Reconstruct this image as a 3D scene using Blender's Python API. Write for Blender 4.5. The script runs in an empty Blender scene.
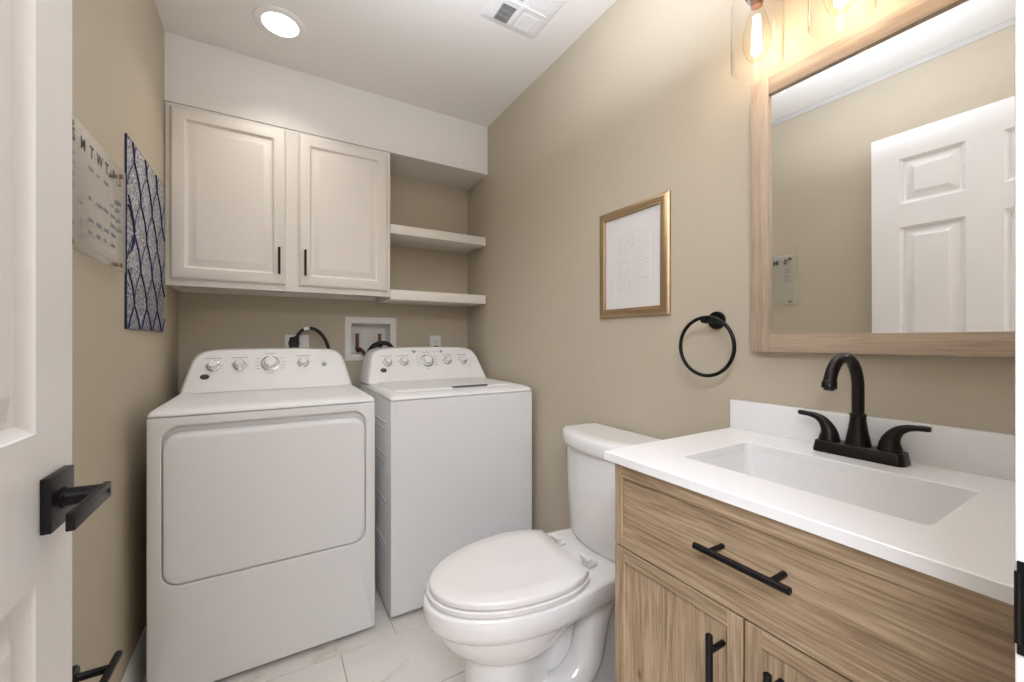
import bpy, bmesh, math, random
from mathutils import Vector, Matrix
random.seed(7)
S = bpy.context.scene
COL = S.collection
PI = math.pi
# ------------------------------------------------------------------ camera, world, exposure
cd = bpy.data.cameras.new('camera'); cam = bpy.data.objects.new('camera', cd); COL.objects.link(cam)
cd.sensor_width = 36.0; cd.sensor_fit = 'HORIZONTAL'
cd.lens = 407.58 / 1024 * 36; cd.shift_y = -0.85 / 1024
cd.clip_start = 0.01
cam.location = (0, 0, 1.1489); cam.rotation_euler = (PI / 2, 0, -math.radians(30.574))
S.camera = cam
W = bpy.data.worlds.new('world'); S.world = W; W.use_nodes = True
W.node_tree.nodes['Background'].inputs[0].default_value = (1, 0.97, 0.93, 1)
W.node_tree.nodes['Background'].inputs[1].default_value = 0.3
vs = S.view_settings
vs.view_transform = 'Standard'; vs.look = 'None'; vs.exposure = 0.69; vs.gamma = 1.0; vs.use_curve_mapping = False
HALL_FILL_W, CEIL_W, BULB_W, BOUNCE_FILL_W = 90.0, 0.95, 0.62, 10.0
WARM = (1.0, 0.89, 0.75)
def area_light(name, loc, rot, sx, sy, watts, col, shape='RECTANGLE'):
    l = bpy.data.lights.new(name, 'AREA'); l.shape = shape; l.size = sx; l.size_y = sy; l.energy = watts; l.color = col
    o = bpy.data.objects.new(name, l); COL.objects.link(o); o.location = loc; o.rotation_euler = rot
    return o
# added fill light, unseen, high in the hallway behind the doorway
area_light('hall_fill_light', (-0.68, -0.80, 2.41), (math.radians(20), 0, math.radians(-20)), 1.7, 0.9, HALL_FILL_W, (0.91, 0.98, 1.16))
# unseen fill light added inside the room, aimed up to imitate a bounced flash
area_light('bounce_fill', (0.42, 0.72, 1.98), (math.radians(180), 0, 0), 0.25, 0.25, BOUNCE_FILL_W, (0.90, 0.98, 1.17), 'DISK')

# ------------------------------------------------------------------ materials
def srgb(r, g, b):
    f = lambda c: (c / 255 / 12.92) if c / 255 <= 0.04045 else ((c / 255 + 0.055) / 1.055) ** 2.4
    return (f(r), f(g), f(b), 1)
def new_mat(name):
    m = bpy.data.materials.new(name); m.use_nodes = True
    nt = m.node_tree; b = nt.nodes['Principled BSDF']
    return m, nt, b
def nd(nt, t, **kw):
    n = nt.nodes.new(t)
    for k, v in kw.items(): setattr(n, k, v)
    return n
def plain(name, col, rough=0.5, metal=0.0, bump=0.0, bscale=80, var=0.03, coat=0.0, spec=0.5):
    m, nt, b = new_mat(name)
    tc = nd(nt, 'ShaderNodeTexCoord'); no = nd(nt, 'ShaderNodeTexNoise')
    no.inputs['Scale'].default_value = bscale; no.inputs['Detail'].default_value = 3
    nt.links.new(tc.outputs['Object'], no.inputs['Vector'])
    mx = nd(nt, 'ShaderNodeMix', data_type='RGBA')
    mx.inputs[6].default_value = tuple(c * (1 - var) for c in col[:3]) + (1,)
    mx.inputs[7].default_value = tuple(min(1, c * (1 + var)) for c in col[:3]) + (1,)
    nt.links.new(no.outputs['Fac'], mx.inputs[0]); nt.links.new(mx.outputs[2], b.inputs['Base Color'])
    b.inputs['Roughness'].default_value = rough; b.inputs['Metallic'].default_value = metal
    b.inputs['Specular IOR Level'].default_value = spec
    b.inputs['Coat Weight'].default_value = coat
    if bump:
        bp = nd(nt, 'ShaderNodeBump'); bp.inputs['Strength'].default_value = bump; bp.inputs['Distance'].default_value = 0.002
        nt.links.new(no.outputs['Fac'], bp.inputs['Height']); nt.links.new(bp.outputs['Normal'], b.inputs['Normal'])
    return m
def wood(name, axis, c_dark, c_mid, c_light, seed=0.0, rough=0.5, pores=0.7):
    m, nt, b = new_mat(name)
    tc = nd(nt, 'ShaderNodeTexCoord')
    mp = nd(nt, 'ShaderNodeMapping')
    sc = [30, 30, 30]; sc[axis] = 2.0
    mp.inputs['Scale'].default_value = sc; mp.inputs['Location'].default_value = (seed, seed * 2, seed * 3)
    nt.links.new(tc.outputs['Object'], mp.inputs['Vector'])
    n1 = nd(nt, 'ShaderNodeTexNoise'); n1.inputs['Scale'].default_value = 1.3; n1.inputs['Detail'].default_value = 8; n1.inputs['Roughness'].default_value = 0.68; n1.inputs['Distortion'].default_value = 0.9
    nt.links.new(mp.outputs[0], n1.inputs['Vector'])
    cr = nd(nt, 'ShaderNodeValToRGB'); e = cr.color_ramp.elements
    e[0].position = 0.30; e[0].color = c_dark; e[1].position = 0.74; e[1].color = c_light
    x = e.new(0.5); x.color = c_mid
    nt.links.new(n1.outputs['Fac'], cr.inputs[0])
    mp2 = nd(nt, 'ShaderNodeMapping'); s2 = [230, 230, 230]; s2[axis] = 9
    mp2.inputs['Scale'].default_value = s2
    nt.links.new(tc.outputs['Object'], mp2.inputs['Vector'])
    n2 = nd(nt, 'ShaderNodeTexNoise'); n2.inputs['Scale'].default_value = 1; n2.inputs['Detail'].default_value = 3
    nt.links.new(mp2.outputs[0], n2.inputs['Vector'])
    r2 = nd(nt, 'ShaderNodeValToRGB'); e = r2.color_ramp.elements
    e[0].position = 0.36; e[0].color = (0.52, 0.46, 0.40, 1); e[1].position = 0.58; e[1].color = (1, 1, 1, 1)
    nt.links.new(n2.outputs['Fac'], r2.inputs[0])
    mu = nd(nt, 'ShaderNodeMix', data_type='RGBA', blend_type='MULTIPLY'); mu.inputs[0].default_value = pores
    nt.links.new(cr.outputs[0], mu.inputs[6]); nt.links.new(r2.outputs[0], mu.inputs[7])
    # small knots
    mp3 = nd(nt, 'ShaderNodeMapping'); s3 = [9, 9, 9]; s3[axis] = 5; mp3.inputs['Scale'].default_value = s3; mp3.inputs['Location'].default_value = (seed * 5, seed, seed * 7)
    nt.links.new(tc.outputs['Object'], mp3.inputs['Vector'])
    vo = nd(nt, 'ShaderNodeTexVoronoi'); vo.inputs['Scale'].default_value = 1.0
    nt.links.new(mp3.outputs[0], vo.inputs['Vector'])
    r3 = nd(nt, 'ShaderNodeValToRGB'); e = r3.color_ramp.elements
    e[0].position = 0.02; e[0].color = (0.45, 0.38, 0.32, 1); e[1].position = 0.075; e[1].color = (1, 1, 1, 1)
    nt.links.new(vo.outputs['Distance'], r3.inputs[0])
    mu2 = nd(nt, 'ShaderNodeMix', data_type='RGBA', blend_type='MULTIPLY'); mu2.inputs[0].default_value = 0.9
    nt.links.new(mu.outputs[2], mu2.inputs[6]); nt.links.new(r3.outputs[0], mu2.inputs[7])
    nt.links.new(mu2.outputs[2], b.inputs['Base Color'])
    b.inputs['Roughness'].default_value = rough
    bp = nd(nt, 'ShaderNodeBump'); bp.inputs['Strength'].default_value = 0.12; bp.inputs['Distance'].default_value = 0.001
    nt.links.new(n2.outputs['Fac'], bp.inputs['Height']); nt.links.new(bp.outputs['Normal'], b.inputs['Normal'])
    return m
def grained_paint(name, col, axis, strength=0.35):
    m, nt, b = new_mat(name)
    tc = nd(nt, 'ShaderNodeTexCoord'); mp = nd(nt, 'ShaderNodeMapping'); s = [120, 120, 120]; s[axis] = 7
    mp.inputs['Scale'].default_value = s; nt.links.new(tc.outputs['Object'], mp.inputs['Vector'])
    n = nd(nt, 'ShaderNodeTexNoise'); n.inputs['Scale'].default_value = 1; n.inputs['Detail'].default_value = 4; n.inputs['Distortion'].default_value = 0.8
    nt.links.new(mp.outputs[0], n.inputs['Vector'])
    bp = nd(nt, 'ShaderNodeBump'); bp.inputs['Strength'].default_value = strength; bp.inputs['Distance'].default_value = 0.0012
    nt.links.new(n.outputs['Fac'], bp.inputs['Height']); nt.links.new(bp.outputs['Normal'], b.inputs['Normal'])
    b.inputs['Base Color'].default_value = col; b.inputs['Roughness'].default_value = 0.42
    return m
def thin_glass(name, tint=(1, 1, 1, 1), ior=1.45, rough=0.02, haze=0.0, hazecol=(0.9, 0.9, 0.9, 1)):
    m, nt, b = new_mat(name); nt.nodes.remove(b)
    out = [n for n in nt.nodes if n.type == 'OUTPUT_MATERIAL'][0]
    tr = nd(nt, 'ShaderNodeBsdfTransparent'); tr.inputs[0].default_value = tint
    gl = nd(nt, 'ShaderNodeBsdfGlossy'); gl.inputs['Roughness'].default_value = rough
    # Schlick reflectance from |N.I|, the same on both sides of the sheet
    ge = nd(nt, 'ShaderNodeNewGeometry'); dt = nd(nt, 'ShaderNodeVectorMath', operation='DOT_PRODUCT')
    nt.links.new(ge.outputs['Normal'], dt.inputs[0]); nt.links.new(ge.outputs['Incoming'], dt.inputs[1])
    ab = nd(nt, 'ShaderNodeMath', operation='ABSOLUTE'); nt.links.new(dt.outputs['Value'], ab.inputs[0])
    om = nd(nt, 'ShaderNodeMath', operation='SUBTRACT'); om.inputs[0].default_value = 1.0; nt.links.new(ab.outputs[0], om.inputs[1])
    pw = nd(nt, 'ShaderNodeMath', operation='POWER'); pw.inputs[1].default_value = 5.0; nt.links.new(om.outputs[0], pw.inputs[0])
    f0 = ((ior - 1) / (ior + 1)) ** 2
    fr = nd(nt, 'ShaderNodeMath', operation='MULTIPLY_ADD'); fr.inputs[1].default_value = 1 - f0; fr.inputs[2].default_value = f0; nt.links.new(pw.outputs[0], fr.inputs[0])
    mx = nd(nt, 'ShaderNodeMixShader')
    base = tr.outputs[0]
    if haze:
        df = nd(nt, 'ShaderNodeBsdfDiffuse'); df.inputs[0].default_value = hazecol
        m2 = nd(nt, 'ShaderNodeMixShader'); m2.inputs[0].default_value = haze
        nt.links.new(tr.outputs[0], m2.inputs[1]); nt.links.new(df.outputs[0], m2.inputs[2]); base = m2.outputs[0]
    nt.links.new(fr.outputs[0], mx.inputs[0]); nt.links.new(base, mx.inputs[1]); nt.links.new(gl.outputs[0], mx.inputs[2])
    nt.links.new(mx.outputs[0], out.inputs[0])
    return m
def emit(name, col, s):
    m, nt, b = new_mat(name)
    b.inputs['Base Color'].default_value = col; b.inputs['Emission Color'].default_value = col; b.inputs['Emission Strength'].default_value = s
    return m
def marble():
    m, nt, b = new_mat('marble_tile')
    tc = nd(nt, 'ShaderNodeTexCoord'); at = nd(nt, 'ShaderNodeAttribute', attribute_name='tile_rand')
    ad = nd(nt, 'ShaderNodeVectorMath', operation='ADD'); sc = nd(nt, 'ShaderNodeVectorMath', operation='SCALE'); sc.inputs['Scale'].default_value = 13.0
    nt.links.new(at.outputs['Color'], sc.inputs[0]); nt.links.new(tc.outputs['Object'], ad.inputs[0]); nt.links.new(sc.outputs[0], ad.inputs[1])
    mp = nd(nt, 'ShaderNodeMapping'); mp.inputs['Rotation'].default_value = (0, 0, 0.5); mp.inputs['Scale'].default_value = (1.0, 1.9, 1)
    nt.links.new(ad.outputs[0], mp.inputs['Vector'])
    n = nd(nt, 'ShaderNodeTexNoise'); n.inputs['Scale'].default_value = 1.8; n.inputs['Detail'].default_value = 6; n.inputs['Roughness'].default_value = 0.62; n.inputs['Distortion'].default_value = 0.9
    nt.links.new(mp.outputs[0], n.inputs['Vector'])
    sub = nd(nt, 'ShaderNodeMath', operation='SUBTRACT'); sub.inputs[1].default_value = 0.5; nt.links.new(n.outputs['Fac'], sub.inputs[0])
    ab = nd(nt, 'ShaderNodeMath', operation='ABSOLUTE'); nt.links.new(sub.outputs[0], ab.inputs[0])
    cr = nd(nt, 'ShaderNodeValToRGB'); e = cr.color_ramp.elements
    e[0].position = 0.0; e[0].color = srgb(188, 176, 160); e[1].position = 0.03; e[1].color = srgb(226, 220, 211)
    x = e.new(0.012); x.color = srgb(210, 201, 189)
    nt.links.new(ab.outputs[0], cr.inputs[0])
    n2 = nd(nt, 'ShaderNodeTexNoise'); n2.inputs['Scale'].default_value = 2.6; nt.links.new(ad.outputs[0], n2.inputs['Vector'])
    mx = nd(nt, 'ShaderNodeMix', data_type='RGBA'); mx.inputs[7].default_value = srgb(226, 220, 211)
    r2 = nd(nt, 'ShaderNodeValToRGB'); r2.color_ramp.elements[0].position = 0.36; r2.color_ramp.elements[1].position = 0.52
    nt.links.new(n2.outputs['Fac'], r2.inputs[0]); nt.links.new(r2.outputs[0], mx.inputs[0]); nt.links.new(cr.outputs[0], mx.inputs[6])
    nt.links.new(mx.outputs[2], b.inputs['Base Color']); b.inputs['Roughness'].default_value = 0.3
    return m
def mosaic():
    m, nt, b = new_mat('glitter_mosaic')
    tc = nd(nt, 'ShaderNodeTexCoord')
    v = nd(nt, 'ShaderNodeTexVoronoi'); v.inputs['Scale'].default_value = 170
    nt.links.new(tc.outputs['Object'], v.inputs['Vector'])
    sp = nd(nt, 'ShaderNodeSeparateColor'); nt.links.new(v.outputs['Color'], sp.inputs[0])
    cr = nd(nt, 'ShaderNodeValToRGB'); cr.color_ramp.interpolation = 'CONSTANT'; e = cr.color_ramp.elements
    e[0].position = 0; e[0].color = srgb(40, 55, 105); e[1].position = 0.8; e[1].color = srgb(206, 208, 214)
    for p, c in ((0.16, srgb(96, 106, 134)), (0.34, srgb(168, 164, 158)), (0.55, srgb(182, 185, 192)), (0.70, srgb(132, 120, 100))):
        x = e.new(p); x.color = c
    nt.links.new(sp.outputs[0], cr.inputs[0]); nt.links.new(cr.outputs[0], b.inputs['Base Color'])
    b.inputs['Roughness'].default_value = 0.35
    bp = nd(nt, 'ShaderNodeBump'); bp.inputs['Strength'].default_value = 0.5; bp.inputs['Distance'].default_value = 0.002
    nt.links.new(v.outputs['Distance'], bp.inputs['Height']); nt.links.new(bp.outputs['Normal'], b.inputs['Normal'])
    return m
M = {}
M['wall'] = plain('beige_wall_paint', srgb(191, 179, 157), 0.62, bump=0.10, bscale=160, var=0.012)
M['white_wall'] = plain('white_wall_paint', srgb(226, 221, 214), 0.6, bump=0.10, bscale=160, var=0.01)
M['ceiling'] = plain('white_ceiling_paint', srgb(235, 230, 222), 0.75, bump=0.08, bscale=120, var=0.01)
M['strip'] = plain('grey_white_strip', srgb(196, 192, 185), 0.6, var=0.01)
M['trim'] = plain('white_trim_paint', srgb(233, 230, 226), 0.35, var=0.01)
M['door'] = grained_paint('white_moulded_door_paint', srgb(232, 229, 226), 2, 0.30)
M['cabinet'] = grained_paint('white_painted_oak', srgb(224, 217, 207), 2, 0.30)
M['enamel'] = plain('white_enamel', srgb(226, 224, 221), 0.45, var=0.006, spec=0.35)
M['console'] = plain('white_console_plastic', srgb(228, 225, 221), 0.30, var=0.006)
M['porcelain'] = plain('white_porcelain', srgb(230, 227, 223), 0.10, var=0.006, coat=0.5)
M['seat'] = plain('white_seat_plastic', srgb(226, 222, 217), 0.28, var=0.006)
M['quartz'] = plain('white_quartz', srgb(236, 234, 231), 0.22, var=0.02, bscale=60)
M['black'] = plain('matte_black_metal', srgb(26, 24, 24), 0.38, 0.6, var=0.06)
M['black_plastic'] = plain('black_plastic', srgb(22, 22, 23), 0.4, var=0.05)
M['bronze'] = plain('oil_rubbed_bronze', srgb(40, 37, 36), 0.33, 0.75, var=0.12, bscale=300)
M['chrome'] = plain('chrome', srgb(172, 172, 175), 0.16, 1.0, var=0.01)
M['galv'] = plain('galvanised_steel', srgb(150, 152, 155), 0.4, 0.9, var=0.15, bscale=40)
M['copper'] = plain('aged_copper', srgb(128, 90, 64), 0.4, 0.9, var=0.15, bscale=90)
M['brass'] = plain('antique_brass', srgb(140, 108, 66), 0.35, 1.0, var=0.08)
M['gold'] = plain('champagne_gold_leaf', srgb(184, 160, 126), 0.42, 1.0, var=0.08, bscale=70)
M['print'] = plain('grey_print', srgb(150, 150, 152), 0.6)
M['slot'] = plain('dark_gap', srgb(30, 29, 29), 0.6)
M['grey_plastic'] = plain('grey_plastic', srgb(150, 150, 150), 0.5)
M['mirror'] = plain('silvered_mirror', srgb(242, 243, 242), 0.0, 1.0, var=0.0)
M['paper'] = plain('white_mat_board', srgb(233, 231, 230), 0.7, var=0.01)
M['ink'] = plain('dark_ink', srgb(58, 56, 62), 0.6)
M['blue_ink'] = plain('blue_marker', srgb(140, 140, 148), 0.6)
M['pencil'] = plain('pale_tan_print', srgb(221, 215, 207), 0.8)
M['navy'] = plain('navy_paint', srgb(22, 30, 78), 0.35, var=0.1)
M['outlet'] = plain('white_outlet_plastic', srgb(232, 229, 224), 0.35, var=0.01)
M['grout'] = plain('grout', srgb(168, 160, 148), 0.85, var=0.05)
M['tile'] = marble()
M['mosaic'] = mosaic()
M['acrylic'] = thin_glass('clear_acrylic', (0.97, 0.97, 0.96, 1), 1.49, 0.05, 0.11)
M['shade_glass'] = thin_glass('clear_shade_glass', (0.985, 0.98, 0.97, 1), 1.45, 0.01)
M['bulb_glass'] = thin_glass('bulb_glass', (1, 0.97, 0.92, 1), 1.45, 0.01)
M['filament'] = emit('glowing_filament', (1.0, 0.80, 0.54, 1), 9)
M['lens'] = emit('lit_diffuser', (1.0, 0.98, 0.95, 1), 3)
OD, OM, OL = srgb(130, 108, 82), srgb(168, 144, 114), srgb(192, 170, 141)
M['oak_y'] = wood('light_oak_horizontal', 1, OD, OM, OL, 0.0)
M['oak_z'] = wood('light_oak_vertical', 2, OD, OM, OL, 3.3)
FD, FM, FL = srgb(166, 145, 122), srgb(184, 163, 140), srgb(198, 178, 156)
M['ash_y'] = wood('pale_oak_horizontal', 1, FD, FM, FL, 1.7, pores=0.3)
M['ash_z'] = wood('pale_oak_vertical', 2, FD, FM, FL, 5.1, pores=0.3)
M['floor_mark'] = M['grey_plastic']

# ------------------------------------------------------------------ mesh helpers (world coordinates)
def thing(name, label, cat, loc, group=None):
    o = bpy.data.objects.new(name, None); COL.objects.link(o)
    o.location = loc; o.empty_display_size = 0.05
    o['label'] = label; o['category'] = cat
    if group: o['group'] = group
    return o
def wloc(o):
    v = Vector((0, 0, 0))
    while o is not None: v += Vector(o.location); o = o.parent
    return v
def obj(name, bm, mats, parent=None, label=None, smooth=35, kind=None, cat=None, group=None):
    if not isinstance(mats, (list, tuple)): mats = [mats]
    bmesh.ops.recalc_face_normals(bm, faces=bm.faces)
    me = bpy.data.meshes.new(name)
    if parent is not None: off = wloc(parent)
    else:
        lo = [min(v.co[i] for v in bm.verts) for i in range(3)]; hi = [max(v.co[i] for v in bm.verts) for i in range(3)]
        off = Vector(((lo[0] + hi[0]) / 2, (lo[1] + hi[1]) / 2, lo[2]))
    bmesh.ops.translate(bm, verts=bm.verts, vec=-off)
    bm.to_mesh(me); bm.free()
    for m in mats: me.materials.append(m)
    if smooth:
        me.polygons.foreach_set('use_smooth', [True] * len(me.polygons))
        me.set_sharp_from_angle(angle=math.radians(smooth))
    o = bpy.data.objects.new(name, me); COL.objects.link(o)
    if parent is not None: o.parent = parent
    else: o.location = off
    if label: o['label'] = label
    if kind: o['kind'] = kind
    if cat: o['category'] = cat
    if group: o['group'] = group
    return o
def struct(name, bm, mats, label=None, smooth=35): return obj(name, bm, mats, None, label, smooth, 'structure')
def BM(): return bmesh.new()
def box(bm, x0, x1, y0, y1, z0, z1, bev=0.0, seg=2, mi=0):
    vs_ = [bm.verts.new((x, y, z)) for z in (z0, z1) for y in (y0, y1) for x in (x0, x1)]
    q = [(0, 2, 3, 1), (4, 5, 7, 6), (0, 1, 5, 4), (2, 6, 7, 3), (0, 4, 6, 2), (1, 3, 7, 5)]
    fs = [bm.faces.new([vs_[i] for i in f]) for f in q]
    for f in fs: f.material_index = mi
    if bev:
        es = list({e for f in fs for e in f.edges})
        bmesh.ops.bevel(bm, geom=es, offset=bev, segments=seg, affect='EDGES', profile=0.5, clamp_overlap=True)
    return bm
def loft(bm, rings, cap0=True, cap1=True, mi=0, closed=True):
    rings = [[Vector(p) for p in r] for r in rings]
    def inner(r):      # support ring, so that a flat cap keeps a flat normal
        c = sum(r, Vector()) / len(r); return [p.lerp(c, 0.02) for p in r]
    if cap0 and len(rings[0]) >= 10: rings.insert(0, inner(rings[0]))
    if cap1 and len(rings[-1]) >= 10: rings.append(inner(rings[-1]))
    R = [[bm.verts.new(p) for p in r] for r in rings]; n = len(R[0])
    for a, b in zip(R, R[1:]):
        for i in range(n if closed else n - 1):
            j = (i + 1) % n
            f = bm.faces.new((a[i], a[j], b[j], b[i])); f.material_index = mi
    if cap0: bm.faces.new(R[0][::-1]).material_index = mi
    if cap1: bm.faces.new(R[-1]).material_index = mi
    return R
def rrect(a0, a1, b0, b1, r, n=6):
    r = max(1e-5, min(r, (a1 - a0) / 2 - 1e-5, (b1 - b0) / 2 - 1e-5)); p = []
    for ca, cb, t0 in ((a1 - r, b0 + r, -90), (a1 - r, b1 - r, 0), (a0 + r, b1 - r, 90), (a0 + r, b0 + r, 180)):
        for k in range(n + 1):
            t = math.radians(t0 + 90 * k / n); p.append((ca + r * math.cos(t), cb + r * math.sin(t)))
    return p
def frames(pts, closed=False):
    pts = [Vector(p) for p in pts]; n = len(pts); T = []
    for i in range(n):
        a = pts[(i - 1) % n] if (closed or i > 0) else pts[i]
        b = pts[(i + 1) % n] if (closed or i < n - 1) else pts[i]
        T.append((b - a).normalized())
    up = Vector((0, 0, 1)) if abs(T[0].z) < 0.9 else Vector((1, 0, 0))
    N = [(up - T[0] * up.dot(T[0])).normalized()]
    for i in range(1, n):
        v = N[-1] - T[i] * N[-1].dot(T[i])
        N.append(v.normalized())
    return pts, T, N
def tube(bm, pts, r, n=12, mi=0, closed=False, flat=1.0):
    pts, T, N = frames(pts, closed); rings = []
    for i, p in enumerate(pts):
        B = T[i].cross(N[i]); ri = r[i] if isinstance(r, (list, tuple)) else r
        rings.append([p + N[i] * (ri * flat * math.cos(2 * PI * k / n)) + B * (ri * math.sin(2 * PI * k / n)) for k in range(n)])
    if closed: rings.append(rings[0])
    loft(bm, rings, not closed, not closed, mi)
    if closed: bmesh.ops.remove_doubles(bm, verts=bm.verts, dist=1e-6)
    return bm
def smooth_path(P, k=8):
    P = [Vector(p) for p in P]; out = []
    for i in range(len(P) - 1):
        p0 = P[max(0, i - 1)]; p1 = P[i]; p2 = P[i + 1]; p3 = P[min(len(P) - 1, i + 2)]
        for j in range(k):
            t = j / k
            out.append(0.5 * ((2 * p1) + (p2 - p0) * t + (2 * p0 - 5 * p1 + 4 * p2 - p3) * t * t + (-p0 + 3 * p1 - 3 * p2 + p3) * t ** 3))
    out.append(P[-1]); return out
def lathe(bm, prof, origin, axis=(0, 0, 1), n=24, mi=0, cap0=True, cap1=True):
    o = Vector(origin); a = Vector(axis).normalized()
    u = a.orthogonal().normalized(); v = a.cross(u); rings = []
    for r, h in prof:
        r = max(r, 1e-5)
        rings.append([o + a * h + u * (r * math.cos(2 * PI * k / n)) + v * (r * math.sin(2 * PI * k / n)) for k in range(n)])
    loft(bm, rings, cap0, cap1, mi); return bm
def torus(bm, c, ax, R, r, n=48, m=12, mi=0):
    c = Vector(c); a = Vector(ax).normalized(); u = a.orthogonal().normalized(); v = a.cross(u)
    return tube(bm, [c + u * (R * math.cos(2 * PI * k / n)) + v * (R * math.sin(2 * PI * k / n)) for k in range(n)], r, m, mi, True)
def glyphs(bm, text, size, place, depth=0.0005, mi=0):
    """text outlines as mesh; place(x, y) maps letter plane to the world, first for the surface"""
    cu = bpy.data.curves.new('t', 'FONT'); cu.body = text; cu.size = size; cu.align_x = 'CENTER'; cu.align_y = 'CENTER'; cu.resolution_u = 3; cu.offset = size * 0.028
    o = bpy.data.objects.new('t', cu); COL.objects.link(o)
    me = o.to_mesh(); vs_ = [bm.verts.new(place(v.co.x, v.co.y)) for v in me.vertices]
    for p in me.polygons:
        try: bm.faces.new([vs_[i] for i in p.vertices]).material_index = mi
        except ValueError: pass
    o.to_mesh_clear(); bpy.data.objects.remove(o); bpy.data.curves.remove(cu)
    return bm

# ------------------------------------------------------------------ dimensions
XL, XR, YB, ZC = -0.385, 1.1328, 2.505, 2.443
YF0, YF1 = -0.06, 0.058          # doorway wall
DX0, DX1, DZ = -0.275, 0.470, 2.085
# ------------------------------------------------------------------ room shell
def build_floor():
    bm = BM(); box(bm, -1.7, 1.7, -1.7, YB + 0.05, -0.06, -0.0022, mi=1)
    lay = bm.loops.layers.color.new('tile_rand')
    tw, th, g = 0.60, 0.30, 0.0016
    for r in range(-7, 10):
        y0 = 1.603 + r * th - 0.303 * 0; y0 = 1.603 + (r - 5) * 0.3
        if y0 > YB or y0 + th < -1.65: continue
        sh = {0: 0.421, 1: 0.02, 2: 0.22}[(r - 5) % 3]
        for k in range(-4, 5):
            x0 = sh + k * tw
            a, b, c, d = max(x0 + g, -1.7), min(x0 + tw - g, 1.7), max(y0 + g, -1.65), min(y0 + th - g, YB + 0.04)
            if b - a < 0.01 or d - c < 0.01: continue
            rc = (random.random(), random.random(), random.random(), 1); b0 = 0.0012
            n0 = len(bm.faces)
            loft(bm, [[(a, c, -0.003), (b, c, -0.003), (b, d, -0.003), (a, d, -0.003)],
                      [(a, c, -b0), (b, c, -b0), (b, d, -b0), (a, d, -b0)],
                      [(a + b0, c + b0, 0), (b - b0, c + b0, 0), (b - b0, d - b0, 0), (a + b0, d - b0, 0)]], False, True)
            bm.faces.ensure_lookup_table()
            for f in bm.faces[n0:]:
                for l in f.loops: l[lay] = rc
    struct('floor', bm, [M['tile'], M['grout']], smooth=0)
build_floor()
bm = BM(); box(bm, XL - 0.1, XR + 0.1, YF1, YB + 0.1, ZC, ZC + 0.08); struct('ceiling', bm, M['ceiling'])
bm = BM(); box(bm, XR, XR + 0.1, YF0, YB + 0.1, -0.05, ZC + 0.08); struct('wall_right', bm, M['wall'])
bm = BM(); box(bm, XL - 0.1, XL, YF0, YB + 0.1, -0.05, ZC + 0.08); struct('wall_left', bm, M['wall'])
LBX = (0.385, 0.636, 1.050, 1.262)   # hole for the washer box
bm = BM()
box(bm, XL, LBX[0], YB, YB + 0.1, -0.05, ZC); box(bm, LBX[1], XR, YB, YB + 0.1, -0.05, ZC)
box(bm, LBX[0], LBX[1], YB, YB + 0.1, -0.05, LBX[2]); box(bm, LBX[0], LBX[1], YB, YB + 0.1, LBX[3], ZC)
box(bm, LBX[0], LBX[1], YB + 0.088, YB + 0.1, LBX[2], LBX[3])
struct('wall_back', bm, M['wall'])
bm = BM()
box(bm, XL, DX0 - 0.02, YF0, YF1, -0.05, ZC); box(bm, DX1 + 0.02, XR, YF0, YF1, -0.05, ZC); box(bm, DX0 - 0.02, DX1 + 0.02, YF0, YF1, DZ + 0.02, ZC)
struct('wall_front', bm, M['wall'])
# soffit over the cabinet and the shelves
bm = BM(); box(bm, XL, XR, 2.2101, YB, 2.155, ZC); struct('wall_soffit', bm, M['white_wall'])
# thin grey-white strip where left wall meets the ceiling
bm = BM(); box(bm, XL, XL + 0.006, YF1, 1.90, ZC - 0.028, ZC, 0.002); struct('ceiling_strip', bm, M['strip'])
def baseboard(name, pts):
    bm = BM()
    for (x0, x1, y0, y1) in pts: box(bm, x0, x1, y0, y1, 0, 0.118, 0.002); 
    struct(name, bm, M['trim'])
bm = BM(); prof = [(0, 0), (0.014, 0), (0.014, 0.10), (0.010, 0.112), (0.006, 0.118), (0.004, 0.132), (0, 0.132)]
loft(bm, [[(XL + a, 0.85, z) for a, z in prof], [(XL + a, YB, z) for a, z in prof]]); struct('baseboard_left', bm, M['trim'])
bm = BM(); loft(bm, [[(XR - a, 0.70, z) for a, z in prof], [(XR - a, YB, z) for a, z in prof]]); struct('baseboard_right', bm, M['trim'])
bm = BM(); loft(bm, [[(XL + 0.014, YB - a, z) for a, z in prof], [(XR - 0.014, YB - a, z) for a, z in prof]]); struct('baseboard_back', bm, M['trim'])
# door frame on the right of the doorway, with its strike plate
bm = BM(); box(bm, DX1, DX1 + 0.02, YF0 - 0.012, 0.070, 0, DZ, 0.0015)
box(bm, DX1 + 0.006, DX1 + 0.066, YF1, 0.0695, 0, DZ + 0.06, 0.003)
box(bm, DX1 - 0.011, DX1, -0.02, 0.012, 0, DZ, 0.002)
jamb = struct('trim_2', bm, M['trim'])
bm = BM(); box(bm, DX1 - 0.0018, DX1, 0.028, 0.0688, 0.920, 0.988, 0.0006)
tube(bm, [(DX1 - 0.001, 0.068, 0.928), (DX1 - 0.001, 0.068, 0.980)], 0.0022, 10)
obj('strike_plate', bm, M['black'], jamb, 'black metal strike plate')
bm = BM(); box(bm, DX0 - 0.02, DX0, YF0 - 0.012, 0.066, 0, DZ, 0.0015); box(bm, DX0 - 0.02, DX1 + 0.02, YF0 - 0.012, 0.066, DZ, DZ + 0.02, 0.0015)
struct('trim_3', bm, M['trim'])
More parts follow.
